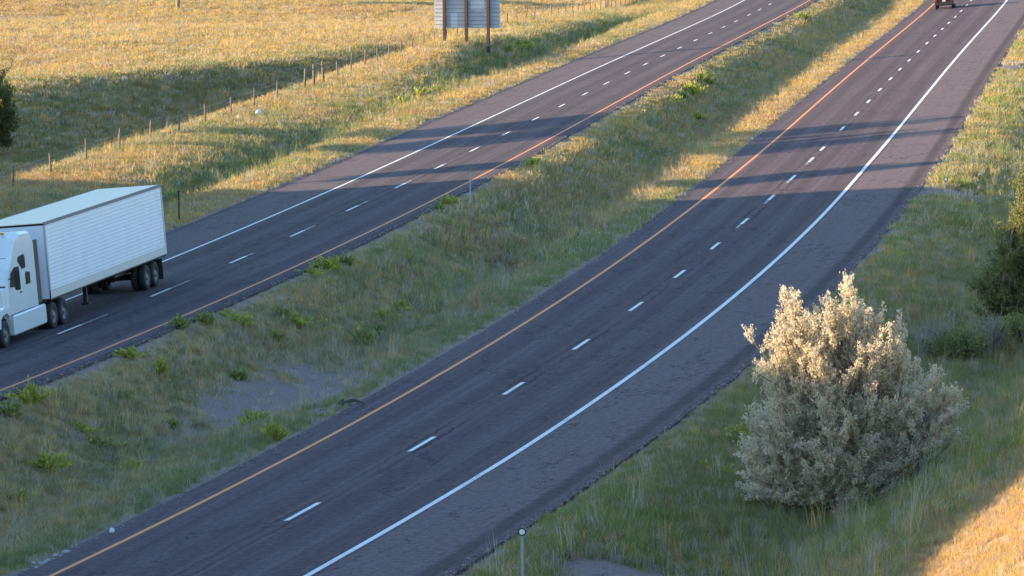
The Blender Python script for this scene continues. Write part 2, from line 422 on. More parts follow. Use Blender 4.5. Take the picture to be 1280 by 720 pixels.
# ------------------------------------------------------------------ roads
def ribbon(name, P, z0, ua, ub, y0, y1, mat, parent, off, step=1.5, nu=1, uv=False, skirt=0.0, ragged=0.0):
    n = max(2, int((y1-y0)/step)+1); ys = np.linspace(y0, y1, n)
    V, UV = [], []
    k = nu+1
    for j in range(k):
        u = ua+(ub-ua)*j/nu
        uu = np.full(n, u)
        if ragged and j in (0, nu): uu = uu+ragged*(fbm(ys/3.2, ys*0+j*9, 4, 77)-.5)
        V.append(road_pt(P, ys, uu, z0, off)); UV.append(np.stack([uu, ys], -1))
    if skirt:
        a = V[0].copy(); a[:, 2] -= skirt; b = V[-1].copy(); b[:, 2] -= skirt
        V = [a]+V+[b]; UV = [UV[0]]+UV+[UV[-1]]; k += 2
    V = np.stack(V, 1).reshape(-1, 3); UV = np.stack(UV, 1).reshape(-1, 2)
    f = [(i*k+j, i*k+j+1, (i+1)*k+j+1, (i+1)*k+j) for i in range(n-1) for j in range(k-1)]
    me = bpy.data.meshes.new(name); me.from_pydata(V.tolist(), [], f); me.update()
    if uv:
        L = me.uv_layers.new(name='UVMap'); idx = np.empty(len(me.loops), int); me.loops.foreach_get('vertex_index', idx)
        L.data.foreach_set('uv', UV[idx].ravel())
    return link(name, me, mat, parent)

YEND = 700
road_n = tag(ribbon('road', PN, 0, NL, NR, 40, YEND, M_ROAD_N, None, 0.0, .6, 14, True, .25, .14), 'near two-lane carriageway curving away up the right', None, None, 'structure')
road_f = tag(ribbon('road', PF, ZF, FL, FR, 40, YEND, M_ROAD_F, None, 0.0, .6, 14, True, .25, .14), 'far two-lane carriageway with the white truck on it', None, None, 'structure')
def line(P, z0, ufun, w, mat, parent, name):
    ys = np.arange(45, YEND-5, 1.5); u = ufun(ys)
    a = road_pt(P, ys, u-w/2, z0, .005); b = road_pt(P, ys, u+w/2, z0, .005)
    n = len(ys); V = np.concatenate([a, b]).tolist()
    me = bpy.data.meshes.new(name); me.from_pydata(V, [], [(i, n+i, n+i+1, i+1) for i in range(n-1)]); me.update()
    return link(name, me, mat, parent)
line(PN, 0, lambda y: np.interp(y, [40, 107, 125, 200, 230, 300, 440], [3.45, 3.50, 3.62, 3.60, 3.52, 3.66, 3.80]), .19, M_WHITE, road_n, 'edge_line')
line(PN, 0, lambda y: -np.interp(y, [40, 107, 135, 190, 260, 340, 440], [3.82, 3.82, 3.72, 3.66, 3.55, 3.58, 3.70]), .16, M_YELLOW, road_n, 'median_line')
line(PF, ZF, lambda y: -np.interp(y, [40, 160, 230, 290, 360, 440], [3.68, 3.68, 3.58, 3.52, 3.68, 3.88]), .15, M_WHITE, road_f, 'edge_line')
line(PF, ZF, lambda y: np.interp(y, [40, 140, 200, 300, 380, 440], [3.5, 3.62, 3.62, 3.64, 3.68, 3.75]), .13, M_YELLOW, road_f, 'median_line')
# dashes: 3.05 m long, 12.19 m apart, as measured
NEAR_D = [(381.3,639.4),(526.7,555),(639,485.6),(725.6,430.5),(795,383),(850.1,342.5),(894.9,307.3),(932.2,276.6),(964.8,247),(991.4,222),(1013.9,199.7),(1028.2,185.7),(1052.7,160.5),(1069.4,142.2),(1085,126.7),(1099.3,112),(1112.7,98.5),(1125.7,86.5),(1137.3,75.3),(1148.2,64.3),(1158.7,54),(1168.7,44.8),(1177.7,36.2),(1186.2,28.5),(1193.8,21),(1201.2,13.7),(1208.2,6.5),(1214.3,.3)]
def plane_y(px, py, z):
    d = pix_ray(px, py); return d.y*(z-CAM_H)/d.z
for px, py in NEAR_D:
    y = plane_y(px, py, 0)
    ribbon('lane_dash', PN, 0, -.08, .08, y-1.52, y+1.52, M_WHITE, road_n, .005, .8)
for k in range(7):
    y = plane_y(*NEAR_D[0], 0)-12.19*(k+1); ribbon('lane_dash', PN, 0, -.08, .08, y-1.52, y+1.52, M_WHITE, road_n, .005, .8) if y > 90 else None
FAR_D = [(84.5,411.6),(201.2,365.5),(300,324.5),(375.7,291.7),(441.7,260.4),(497.6,232.1),(547.5,208.6),(591.8,187),(632,167.1),(667.8,148.5),(701.5,131.9),(731.4,117.3),(758.8,103.9),(784.1,91.1),(807.9,80.1),(829.8,69.8),(849.9,59.7),(869.1,50.3),(887.1,41.7),(903.9,33.8),(920,26.5),(935.2,18.6),(949.6,11.9),(963.3,5.2)]
for i, (px, py) in enumerate(FAR_D):
    y = plane_y(px, py, ZF)
    ribbon('lane_dash', PF, ZF, -.07, .07, y-1.45, y+1.45, M_WHITE, road_f, .005, .8)
    if i < 9: ribbon('worn_dash', PF, ZF, -.05, .05, y+1.5, y+1.5+[3.2, 2.9, 1.2, 2.2, 2.3, 1.6, .9, .7, .5][i], M_OLDWHITE, road_f, .005, .8)
for i in (7, 8, 9, 10):
    y = plane_y(*NEAR_D[i], 0); ribbon('worn_dash', PN, 0, -.06, .05, y-3.4, y-1.75, M_OLDWHITE, road_n, .005, .8)

# ------------------------------------------------------------------ grass (stuff): tufts instanced on scattered points
def tuft(name, n, h, spread_, wid, lean, heads=0):
    r = random.Random(name); mb = MB(); var = []
    for i in range(n):
        a = r.uniform(0, 2*math.pi); d = spread_*math.sqrt(r.random()); x, y = d*math.cos(a), d*math.sin(a)
        hh = h*r.uniform(.45, 1.1); la = r.uniform(0, 2*math.pi); l = lean*r.uniform(.2, 1.3)*hh
        t = r.uniform(0, math.pi); wx, wy = wid*.5*math.cos(t), wid*.5*math.sin(t)
        lx, ly = l*math.cos(la), l*math.sin(la)
        mb.add([(x-wx, y-wy, -.05), (x+wx, y+wy, -.05), (x+lx*.35+wx*.8, y+ly*.35+wy*.8, hh*.58), (x+lx*.35-wx*.8, y+ly*.35-wy*.8, hh*.58), (x+lx, y+ly, hh*.97)],
               [(0, 1, 2, 3), (3, 2, 4)])
        q = r.random(); var += [q]*5
    me = mb.mesh(name); at = me.attributes.new('var', 'FLOAT', 'POINT'); at.data.foreach_set('value', var)
    return me
def grass_material():
    m, ns, ls, p = material('grass_blades')
    ic = node(ns, 'ShaderNodeAttribute', attribute_name='col', attribute_type='INSTANCER')
    at = node(ns, 'ShaderNodeAttribute', attribute_name='var')
    r = node(ns, 'ShaderNodeMapRange'); r.inputs[3].default_value = .75; r.inputs[4].default_value = 1.25; ls.new(at.outputs['Fac'], r.inputs[0])
    vm = node(ns, 'ShaderNodeVectorMath', operation='SCALE'); ls.new(ic.outputs['Color'], vm.inputs[0]); ls.new(r.outputs[0], vm.inputs['Scale'])
    ls.new(vm.outputs[0], p.inputs['Base Color']); p.inputs['Roughness'].default_value = .7; p.inputs['Specular IOR Level'].default_value = .2
    tr = node(ns, 'ShaderNodeBsdfTranslucent'); ls.new(vm.outputs[0], tr.inputs['Color'])
    ms = node(ns, 'ShaderNodeMixShader'); ms.inputs['Fac'].default_value = .42
    ls.new(p.outputs['BSDF'], ms.inputs[1]); ls.new(tr.outputs['BSDF'], ms.inputs[2]); ls.new(ms.outputs['Shader'], ns['Material Output'].inputs['Surface'])
    return m
M_GRASS = grass_material()
TUFTS = bpy.data.collections.new('tufts')
TDEF = [('tuft_a', 28, .22, .20, .013, .7), ('tuft_b', 26, .30, .22, .012, .5), ('tuft_c', 32, .18, .26, .015, 1.0),
        ('tuft_d', 24, .28, .42, .036, .7), ('tuft_e', 24, .22, .50, .042, .9), ('tuft_f', 14, .70, .14, .010, .25)]
for d in TDEF:
    me = tuft(*d); me.materials.append(M_GRASS)
    TUFTS.objects.link(bpy.data.objects.new(d[0], me))
def grass_nodes():
    g = bpy.data.node_groups.new('scatter_tufts', 'GeometryNodeTree')
    g.interface.new_socket('Geometry', in_out='INPUT', socket_type='NodeSocketGeometry')
    g.interface.new_socket('Geometry', in_out='OUTPUT', socket_type='NodeSocketGeometry')
    ns, ls = g.nodes, g.links
    gi, go = ns.new('NodeGroupInput'), ns.new('NodeGroupOutput')
    ci = ns.new('GeometryNodeCollectionInfo'); ci.inputs['Collection'].default_value = TUFTS; ci.inputs['Separate Children'].default_value = True; ci.inputs['Reset Children'].default_value = True
    ip = ns.new('GeometryNodeInstanceOnPoints'); ip.inputs['Pick Instance'].default_value = True
    def attr(n, t):
        a = ns.new('GeometryNodeInputNamedAttribute'); a.data_type = t; a.inputs['Name'].default_value = n; return a.outputs['Attribute']
    ls.new(gi.outputs[0], ip.inputs['Points']); ls.new(ci.outputs[0], ip.inputs['Instance'])
    ls.new(attr('idx', 'INT'), ip.inputs['Instance Index'])
    ls.new(attr('rot', 'FLOAT_VECTOR'), ip.inputs['Rotation']); ls.new(attr('scl', 'FLOAT_VECTOR'), ip.inputs['Scale'])
    ls.new(ip.outputs[0], go.inputs[0])
    return g
GN = grass_nodes()
GREEN, OLIVE, STRAW, GOLD, LUSH, SAGE, RUST = [np.array(c) for c in
    ((.26, .275, .10), (.36, .32, .15), (.55, .415, .20), (.58, .39, .12), (.25, .30, .085), (.46, .41, .33), (.46, .29, .16))]
def scatter(name, zone, dens, label, wide, tall, grey=0.0):
    """dens: list of (y0, y1, tufts per square metre)"""
    pts = []
    for y0, y1, d in dens:
        a0, a1 = -.1176*y1-9, .1176*y1+6
        n = int((a1-a0)*(y1-y0)*d)
        X = rng.uniform(a0, a1, n); Y = rng.uniform(y0, y1, n)
        k = (X > -.1176*Y-8) & (X < .1176*Y+5)
        pts.append(np.stack([X[k], Y[k]], -1))
    P = np.concatenate(pts); X, Y = P[:, 0], P[:, 1]
    un = lateral(PN, X, Y); uf = lateral(PF, X, Y)
    k = zone(X, Y, un, uf)
    X, Y, un, uf = X[k], Y[k], un[k], uf[k]
    g, dry, lush = veg(X, Y)
    nb = fbm(X/.9, Y/1.8, 2, 61)
    k = (rng.random(len(X)) > g*1.02) & (nb + .9*rng.random(len(X)) > .42)
    X, Y, un, uf, g, dry, lush = [a[k] for a in (X, Y, un, uf, g, dry, lush)]
    n = len(X); Z = height(X, Y)
    px, py = to_pix(X, Y, Z)
    rr = rng.random(n)
    col = np.where((rr < dry)[:, None], STRAW, GREEN)*1.0
    r2 = rng.random(n)
    col = np.where((r2 < .25)[:, None], OLIVE, col)
    gold = (rng.random(n) < .45*dry)
    col = np.where(gold[:, None], GOLD, col)
    col = np.where(((rng.random(n) < lush) & (rng.random(n) < .85))[:, None], LUSH, col)
    col = np.where((rng.random(n) < .16+.3*(g > .15))[:, None], SAGE, col)
    rust = fbm(X/7, Y/12, 3, 71)
    col = np.where(((rust > .6) & (rng.random(n) < .35*dry))[:, None], RUST, col)
    lum = col @ np.array([.3, .5, .2])
    shade_k = (grey*sstep(250, 190, Y))[:, None]          # paints the greyer look of the shaded near stretch into the grass
    col = col*(1-shade_k)+shade_k*lum[:, None]*np.array([1.08, 1.06, .82])
    col = col*rng.uniform(.84, 1.16, n)[:, None]
    edge = np.minimum(np.minimum(np.abs(un-NR), np.abs(un-NL)), np.minimum(np.abs(uf-FL), np.abs(uf-FR)))
    near = Y < 190
    idx = np.where(near, rng.integers(0, 3, n), np.where(rng.random(n) < .3, rng.integers(0, 3, n), rng.integers(3, 5, n)))
    idx = np.where((rng.random(n) < .035) & (edge > 1.2), 5, idx)
    s = (.6+.75*rng.random(n))*(1+.4*lush)*(.55+.45*sstep(0, 1.5, edge))
    emb_ = sstep(-15.8, -14.4, .967*X-.255*Y)*(Y < 150)
    s = s*(1-.45*emb_); idx = np.where((emb_ > .3) & (idx == 5), 2, idx)
    sx = s*wide*(1+.25*sstep(250, 420, Y)); sz = s*tall*(.8+.5*fbm(X/4, Y/8, 2, 81))
    me = bpy.data.meshes.new(name); me.vertices.add(n); me.vertices.foreach_set('co', np.stack([X, Y, Z], -1).ravel())
    a = me.attributes.new('col', 'FLOAT_COLOR', 'POINT'); a.data.foreach_set('color', np.concatenate([col, np.ones((n, 1))], 1).astype(np.float32).ravel())
    a = me.attributes.new('idx', 'INT', 'POINT'); a.data.foreach_set('value', idx.astype(np.int32))
    a = me.attributes.new('rot', 'FLOAT_VECTOR', 'POINT'); a.data.foreach_set('vector', np.stack([rng.normal(0, .12, n), rng.normal(0, .12, n), rng.uniform(0, 6.28, n)], -1).astype(np.float32).ravel())
    a = me.attributes.new('scl', 'FLOAT_VECTOR', 'POINT'); a.data.foreach_set('vector', np.stack([sx, sx, sz], -1).astype(np.float32).ravel())
    me.update()
    o = link(name, me); md = o.modifiers.new('scatter', 'NODES'); md.node_group = GN
    return tag(o, label, None, None, 'stuff')
D0 = [(70, 88, 30), (88, 130, 34), (130, 180, 28), (180, 250, 20), (250, 340, 12), (340, 520, 7)]
scatter('median_grass', lambda X, Y, un, uf: (uf > FR+.12) & (un < NL-.12), D0, 'patchy green and straw grass of the median', 1, 1, .22)
scatter('verge_grass', lambda X, Y, un, uf: (un > NR+.1), D0, 'roadside grass on the right verge and embankment', 1, 1.05, .0)
scatter('roadside_grass', lambda X, Y, un, uf: (uf < FL-.1) & (uf > FL-14.5), D0, 'golden and green grass between far road and fence', 1, 1.0)
scatter('field_grass', lambda X, Y, un, uf: (uf <= FL-14.5), [(180, 260, 9), (260, 400, 7), (400, 560, 5), (560, 700, 3)], 'dry golden pasture grass beyond the fence', 1.15, 1.0)

# loose stones on the bare patches and along the pavement edges
STONES = bpy.data.collections.new('pebbles')
M_PEB = plain('road_chippings', (.27, .215, .20), .95, var=.45, scale=2.0)
import bmesh
for k in range(3):
    bm = bmesh.new(); bmesh.ops.create_icosphere(bm, subdivisions=1, radius=.032)
    rr_ = random.Random(k)
    for v_ in bm.verts: v_.co *= rr_.uniform(.7, 1.3); v_.co.z *= .65
    me = bpy.data.meshes.new('pebble'); bm.to_mesh(me); bm.free(); me.materials.append(M_PEB)
    STONES.objects.link(bpy.data.objects.new('pebble_%d' % k, me))
def gravel_stuff():
    n = 900000; X = rng.uniform(-40, 40, n); Y = rng.uniform(90, 330, n)
    k = (X > -.1176*Y-5) & (X < .1176*Y+4); X, Y = X[k], Y[k]
    un = lateral(PN, X, Y); uf = lateral(PF, X, Y)
    k = ~(((un > NL+.25) & (un < NR-.25)) | ((uf > FL+.25) & (uf < FR-.25))); X, Y = X[k], Y[k]
    g, _, _ = veg(X, Y)
    k = rng.random(len(X)) < g*.55*sstep(330, 150, Y); X, Y = X[k], Y[k]; n = len(X)
    un = lateral(PN, X, Y); uf = lateral(PF, X, Y)
    Z = height(X, Y)
    on_n = (un > NL-.05) & (un < NR+.05); on_f = (uf > FL-.05) & (uf < FR+.05)
    Z = np.where(on_n, np.maximum(Z, SUPER*un), np.where(on_f, np.maximum(Z, ZF+SUPER*uf), Z))
    me = bpy.data.meshes.new('gravel'); me.vertices.add(n); me.vertices.foreach_set('co', np.stack([X, Y, Z], -1).ravel())
    sc = rng.uniform(.4, 1.3, n)**1.5
    a = me.attributes.new('idx', 'INT', 'POINT'); a.data.foreach_set('value', rng.integers(0, 3, n).astype(np.int32))
    a = me.attributes.new('rot', 'FLOAT_VECTOR', 'POINT'); a.data.foreach_set('vector', np.stack([rng.normal(0, .3, n), rng.normal(0, .3, n), rng.uniform(0, 6.28, n)], -1).astype(np.float32).ravel())
    a = me.attributes.new('scl', 'FLOAT_VECTOR', 'POINT'); a.data.foreach_set('vector', np.stack([sc, sc, sc], -1).astype(np.float32).ravel())
    me.update(); o = link('gravel', me); g2 = GN.copy()
    for nd in g2.nodes:
        if nd.bl_idname == 'GeometryNodeCollectionInfo': nd.inputs['Collection'].default_value = STONES
    o.modifiers.new('scatter', 'NODES').node_group = g2
    return tag(o, 'loose grey chippings on bare patches and road edges', None, None, 'stuff')
gravel_stuff()

# ------------------------------------------------------------------ leaves and branches
def quads_mesh(name, C, D, N, L, W, var):
    """rhombic leaves: centre C, long axis D, side axis N"""
    n = len(C)
    A = C-D*L[:, None]*.5; B = C+D*L[:, None]*.5
    up = np.cross(D, N)
    S = N*W[:, None]*.5
    Vv = np.stack([A, C+S+up*W[:, None]*.12, B, C-S+up*W[:, None]*.12], 1).reshape(-1, 3)
    me = bpy.data.meshes.new(name)
    me.vertices.add(4*n); me.vertices.foreach_set('co', Vv.ravel())
    me.loops.add(4*n); me.loops.foreach_set('vertex_index', np.arange(4*n))
    me.polygons.add(n); me.polygons.foreach_set('loop_start', np.arange(0, 4*n, 4)); me.polygons.foreach_set('loop_total', np.full(n, 4))
    me.update(calc_edges=True)
    at = me.attributes.new('var', 'FLOAT', 'POINT'); at.data.foreach_set('value', np.repeat(var, 4).astype(np.float32))
    return me
def unit(v): return v/np.maximum(np.linalg.norm(v, axis=-1, keepdims=True), 1e-9)
def woody(name, base, lobes, n_br, twigs, leaves_per, leaf_l, leaf_w, mat_leaf, mat_bark, label, cat, group=None, trunk_h=.0, trunk_r=.15, seed=1, up=.9, twig_len=.45, spread_base=.5, clump=.05, shell=.45, low=0.15, tdir=.6):
    """a tree or shrub: limbs grow from the base into ellipsoid lobes, twigs from the limbs, leaves along the twigs"""
    r = np.random.default_rng(seed)
    root = empty(name, Matrix.Translation(base), label, cat, group)
    wts = np.array([l[3]*l[4]*l[5] for l in lobes])**.75; wts = wts/wts.sum()
    wood = MB()
    if trunk_h > 0:
        hgt = trunk_h; bend = r.normal(0, .06*hgt, 2)
        wood.tube([(0, 0, -.3), (bend[0]*.3, bend[1]*.3, hgt*.4), (bend[0], bend[1], hgt)], [trunk_r*1.25, trunk_r, trunk_r*.75], 9)
    TP, TD = [], []
    for b in range(n_br):
        l = lobes[r.choice(len(lobes), p=wts)]
        d = unit(r.normal(size=3)); rad = shell+(1-shell)*r.random()**.6
        tgt = np.array(l[:3])+d*rad*np.array(l[3:6])
        tgt[2] = max(tgt[2], low)
        if trunk_h > 0:
            st = np.array([bend[0], bend[1], hgt])*r.uniform(.6, 1.0)
        else:
            st = np.array([*(r.normal(0, spread_base, 2)), -.1])
        m1 = st+(tgt-st)*.45+np.array([0, 0, .12*np.linalg.norm(tgt-st)*r.uniform(.2, 1)])+r.normal(0, .05, 3)*np.linalg.norm(tgt-st)
        p = [st, st*.45+m1*.55+r.normal(0, .04, 3), m1, m1*.45+tgt*.55+r.normal(0, .06, 3), tgt]
        ln = np.linalg.norm(tgt-st); r0 = (.012+.009*ln)*r.uniform(.7, 1.3)*(1.4 if trunk_h else 1)
        wood.tube(p, [r0, r0*.8, r0*.6, r0*.38, r0*.12], 5, False)
        pts = np.array(p)
        for t in range(twigs):
            k = r.uniform(1.8, 4.0)**1.0; i = min(int(k), 3); q = pts[i]*(1-(k-i))+pts[i+1]*(k-i)
            out = unit(q-np.array([l[0], l[1], l[2]*.6])); dd = unit(out*tdir+np.array([0, 0, up])+r.normal(0, .45, 3))
            L = twig_len*r.uniform(.5, 1.4)
            TP.append((q, dd, L))
            wood.tube([q, q+dd*L*.6, q+dd*L], [.008, .006, .003], 3, False)
    wood.build('branches' if trunk_h == 0 else 'trunk', mat_bark, root)
    q = np.array([t[0] for t in TP]); dd = np.array([t[1] for t in TP]); L = np.array([t[2] for t in TP])
    n = len(q)*leaves_per
    ii = np.repeat(np.arange(len(q)), leaves_per)
    f = r.random(n)**.8*1.08
    C = q[ii]+dd[ii]*(L[ii]*f)[:, None]+r.normal(0, clump, (n, 3))
    D = unit(dd[ii]*.7+r.normal(0, .6, (n, 3))); N = unit(np.cross(D, r.normal(size=(n, 3))))
    s = r.uniform(.65, 1.35, n)
    tv = r.random(len(q))
    var = np.clip(.55*tv[ii]+.45*r.random(n), 0, 1)
    link('crown', quads_mesh('crown', C, D, N, leaf_l*s, leaf_w*s, var), mat_leaf, root)
    return root
M_BARK = plain('bark_grey_brown', (.19, .15, .12), .9, var=.35, scale=9)
M_OLIVE = leaf_material('silver_olive_leaves', (.68, .66, .54), .24, .5, warm=(1.12, 1.0, .86))
M_DARK = leaf_material('dark_green_leaves', (.17, .21, .075), .4, .45)
M_MID = leaf_material('mid_green_leaves', (.22, .27, .10), .4, .45)
M_WEED2 = leaf_material('dull_green_weed_leaves', (.27, .33, .12), .35, .45)
M_COTTON = leaf_material('cottonwood_leaves', (.10, .13, .05), .4, .4)
M_LIME = leaf_material('lime_green_weed_leaves', (.38, .42, .10), .3, .5)
M_TWIG = plain('dead_grey_twigs', (.30, .26, .23), .9, var=.3, scale=9)
PXM = F_PX/117.0
def lob(px, py, rx, rz, ry=None, cx=1050, base_y=648):
    return ((px-cx)/PXM, random.uniform(-.3, .3), (base_y-py)/PXM, rx/PXM, (ry or rx*.9)/PXM, rz/PXM)
bx, by, bz = ground_at(1050, 646)
OL = [lob(1040, 545, 105, 88), lob(1050, 440, 68, 70), lob(1062, 378, 30, 42, 32), lob(1035, 395, 24, 40, 30), lob(985, 402, 26, 42, 30), lob(945, 440, 28, 40, 34), lob(1110, 430, 26, 44, 34), lob(985, 560, 62, 65),
      lob(1145, 535, 62, 78), lob(1168, 500, 34, 44), lob(1085, 590, 78, 50), lob(960, 590, 46, 42)]
woody('olive_shrub', (bx, by, bz), OL, 620, 17, 46, .085, .034, M_OLIVE, M_BARK,
      'large silvery leaved shrub, its top sunlit, on the right verge', 'shrub', None, 0, seed=3, up=.6, twig_len=.36, spread_base=.35, clump=.042, low=.25, shell=.66, tdir=1.0)

# ------------------------------------------------------------------ other shrubs and trees
x, y, z = ground_at(1262, 418)
woody('dark_shrub', (x+.55, y, z), [(0, 0, 2.6, 1.5, 1.6, 2.3), (.4, 0, 4.6, 1.0, 1.2, 1.6), (-.9, .3, 1.6, 1.0, 1.2, 1.3), (.55, 0, 6.3, .7, .8, 1.0), (1.2, .2, 2.8, 1.2, 1.2, 2.2), (-1.3, .2, 1.2, 1.0, 1.0, 1.0), (.1, 0, 5.2, .8, .9, 1.2)], 190, 12, 24, .10, .06, M_DARK, M_BARK,
      'tall dark green shrub cut by the right edge, its tip sunlit', 'shrub', None, 0, seed=5, clump=.07, twig_len=.5, low=.3)
for k, (px, py, w, h, sd, lab) in enumerate(((1180, 452, 1.1, 1.2, 8, 'low dark green shrub just behind the silvery shrub'), (1222, 440, .9, 1.1, 9, 'low dark green shrub with grey twigs in the ditch'), (1268, 432, .8, .9, 10, 'small bright green shrub low at the right edge'))):
    x, y, z = ground_at(px, py)
    woody('low_shrub', (x, y, z), [(random.uniform(-1.1, 1.1)*w, random.uniform(-.9, .9)*w, h*random.uniform(.25, .7), w*random.uniform(.3, .6), w*.5, h*random.uniform(.25, .5)) for _ in range(8)], 60, 8, 15, .09, .05, M_MID if k < 2 else M_WEED2, M_BARK, lab, 'shrub', 'low shrubs in the right ditch', 0, seed=sd, clump=.09, twig_len=.45, low=.1)
for k, (px, py, sd) in enumerate(((1170, 450, 1), (1232, 446, 2))):
    x, y, z = ground_at(px, py); mb = MB(); r = random.Random(sd)
    for i in range(60):
        a = r.uniform(0, 6.28); l = r.uniform(.7, 2.0); t = r.uniform(.1, .75)
        d = Vector((math.cos(a)*t, math.sin(a)*t, 1)).normalized(); p0 = Vector((r.gauss(0, .25), r.gauss(0, .25), -.05))
        p1 = p0+d*l*.6+Vector((r.gauss(0, .06), r.gauss(0, .06), 0)); p2 = p0+d*l+Vector((r.gauss(0, .14), r.gauss(0, .14), 0))
        mb.tube([p0, p1, p2], [.016, .011, .004], 4, False)
        for j in range(3):
            q = p0+(p2-p0)*r.uniform(.4, .9); mb.tube([q, q+Vector((r.gauss(0, .2), r.gauss(0, .2), r.uniform(.1, .4)))], [.007, .003], 3, False)
    tag(mb.build('dead_brush', M_TWIG, None, Matrix.Translation((x, y, z))), ('bare grey brush between silvery shrub and low green shrub', 'bare grey brush in front of the tall dark shrub')[k], 'brush', 'dead brush in the right ditch')
# tree at the left edge
x, y, z = ground_at(4, 200)
woody('broadleaf_tree', (x-.75, y, z), [(0, 0, 3.4, 2.1, 2.2, 2.9), (-.6, 0, 4.9, 1.6, 1.8, 1.6), (1.1, .2, 2.4, 1.3, 1.4, 1.7), (-2.0, .3, 3.6, 2.0, 2.2, 2.6)], 120, 12, 26, .14, .09, M_COTTON, M_BARK,
      'dark green tree cut by the left edge beyond the fence', 'tree', None, 1.2, .16, seed=12, clump=.1, twig_len=.6, low=.4)
# tree whose trunk foot shows at the top left
x, y, z = ground_at(222, 12)
woody('cottonwood_tree', (x, y, z), [(0, 0, 7.2, 4.0, 4.0, 3.0), (-2, 1, 6.2, 2.6, 3, 2.2), (2, -1, 6.4, 2.6, 3, 2.2)], 60, 9, 16, .3, .22, M_COTTON, M_BARK,
      'lone pasture tree, only its trunk foot showing, at the top left', 'tree', None, 4.4, .2, seed=13, clump=.25, twig_len=.9, low=3.6)
# trees on the ridge beyond the left edge: their shadows cross both roads
for k, (X, Y, hgt, rad, lab) in enumerate(((-57, 222.5, 16.2, 2.5, 'slender tree on the ridge left of view, nearest the truck'), (-60, 245.5, 17.4, 5.0, 'middle tree on the ridge left of view'),
                                           (-61, 256, 17.8, 5.4, 'broad tree on the ridge left of view, farthest up the road'))):
    zg = float(height(X, Y)); H = hgt-zg
    woody('ridge_tree', (X, Y, zg), [(0, 0, H*.55, rad, rad, H*.34), (rad*.3, rad*.35, H*.74, rad*.8, rad*.8, H*.25), (-rad*.3, -rad*.35, H*.6, rad*.85, rad*.85, H*.3)], 100, 10, 8, .40, .30, M_COTTON, M_BARK,
          lab, 'tree', 'trees on the left ridge', H*.35, .22, seed=20+k, clump=.22, twig_len=.9, low=1.2)

# ------------------------------------------------------------------ green weeds in the median and verges
def weed_mesh(seed, w, h):
    """leafy stalks fanning out of one root, some tall, some low"""
    r = np.random.default_rng(seed); C, D = [], []
    for k in range(r.integers(20, 30)):
        a = r.uniform(0, 6.28); t = r.uniform(0, 1)**.7*w*r.uniform(.5, 1.2); hh = h*r.uniform(.35, 1.15)*(1-.4*t/w)
        tip = np.array([t*math.cos(a), t*math.sin(a), hh]); m = int(26*hh/h)+8
        f = np.linspace(.05, 1, m)*r.uniform(.9, 1.1, m)
        C.append(tip[None]*f[:, None]*np.array([[1, 1, 1]])+r.normal(0, .026, (m, 3))*np.array([[1, 1, .6]])); D.append(np.repeat(unit(tip+np.array([0, 0, .2]))[None], m, 0))
    C = np.concatenate(C); D = np.concatenate(D); n = len(C); C[:, 2] = np.maximum(C[:, 2], .0)
    D = unit(D+r.normal(0, .5, (n, 3))); N = unit(np.cross(D, r.normal(size=(n, 3)))); s = r.uniform(.6, 1.4, n)
    return quads_mesh('weed_plant', C, D, N, .13*s, .05*s, r.random(n))
WM = []
for i, (w, h) in enumerate(((.55, .42), (.4, .55), (.75, .34), (.5, .3), (.6, .5))):
    me = weed_mesh(90+i, w, h); me.materials.append(M_LIME if i % 2 == 0 else M_WEED2); WM.append(me)
WEEDS = [(160,449,1.3,'beside the orange line of the far road, nearest the truck'),(98,540,1.2,None),(200,470,1.0,None),(225,412,1.2,None),(255,407,1.3,None),(300,410,1.1,None),(285,398,1.0,None),(370,410,1.3,None),(352,400,.9,None),
         (432,332,1.4,None),(412,338,1.2,None),(392,344,1.2,None),(502,327,1.2,None),(455,434,1.2,None),(470,415,1.3,None),(482,402,1.3,None),(496,390,1.2,None),(40,509,1.3,None),(12,522,1.3,None),
         (300,474,1.0,None),(318,532,1.1,None),(308,540,1.2,None),(345,552,1.0,None),(215,538,1.0,None),(120,560,1.1,None),(60,590,1.2,None),(20,625,1.2,None),(165,590,1.1,None),(345,430,.9,None),(150,500,1.0,None),
         (665,210,1.2,None),(668,204,1.0,None),(562,257,1.0,None),(548,264,1.0,None),(850,124,1.6,None),(865,120,1.6,None),(838,130,1.5,None),(872,152,1.2,None),(880,108,1.4,None),(1000,25,1.6,None),
         (632,64,1.7,None),(645,62,1.7,None),(658,63,1.5,None),(578,92,1.3,None),(505,132,1.5,None),(525,122,1.5,None),(545,118,1.4,None),(925,548,1.3,None),(915,560,1.1,None),(1125,395,1.2,None),(1090,430,1.2,None),(890,590,.9,None)]
def weed_zone(px, py):
    if px > 900 and py > 380: return 'in the grass around the silvery shrub'
    if py < 70 and px < 700: return 'at the foot of the big sign'
    if py < 140 and px < 600: return 'in the verge short of the big sign'
    if px > 830: return 'on the far upper median'
    if 540 < px < 700: return 'by the plain post at the far road edge'
    if 385 < px < 440 and py < 350: return 'crowding the far road edge in mid-picture'
    if 450 < px < 505: return 'upslope of the dark tyre debris'
    if px < 310 and 395 < py < 415: return 'along the far road edge below the truck'
    if px < 130: return 'in the median near the left picture edge'
    return 'around the bare gravel of the median'
ORD = ['leftmost', 'second from left', 'third from left', 'fourth from left', 'fifth from left', 'sixth from left', 'seventh from left', 'eighth from left', 'ninth from left', 'tenth from left', 'eleventh from left', 'twelfth from left', 'thirteenth from left', 'rightmost']
zones = {}
for k, w_ in enumerate(WEEDS): zones.setdefault(weed_zone(w_[0], w_[1]), []).append((w_[0], k))
weed_label = {}
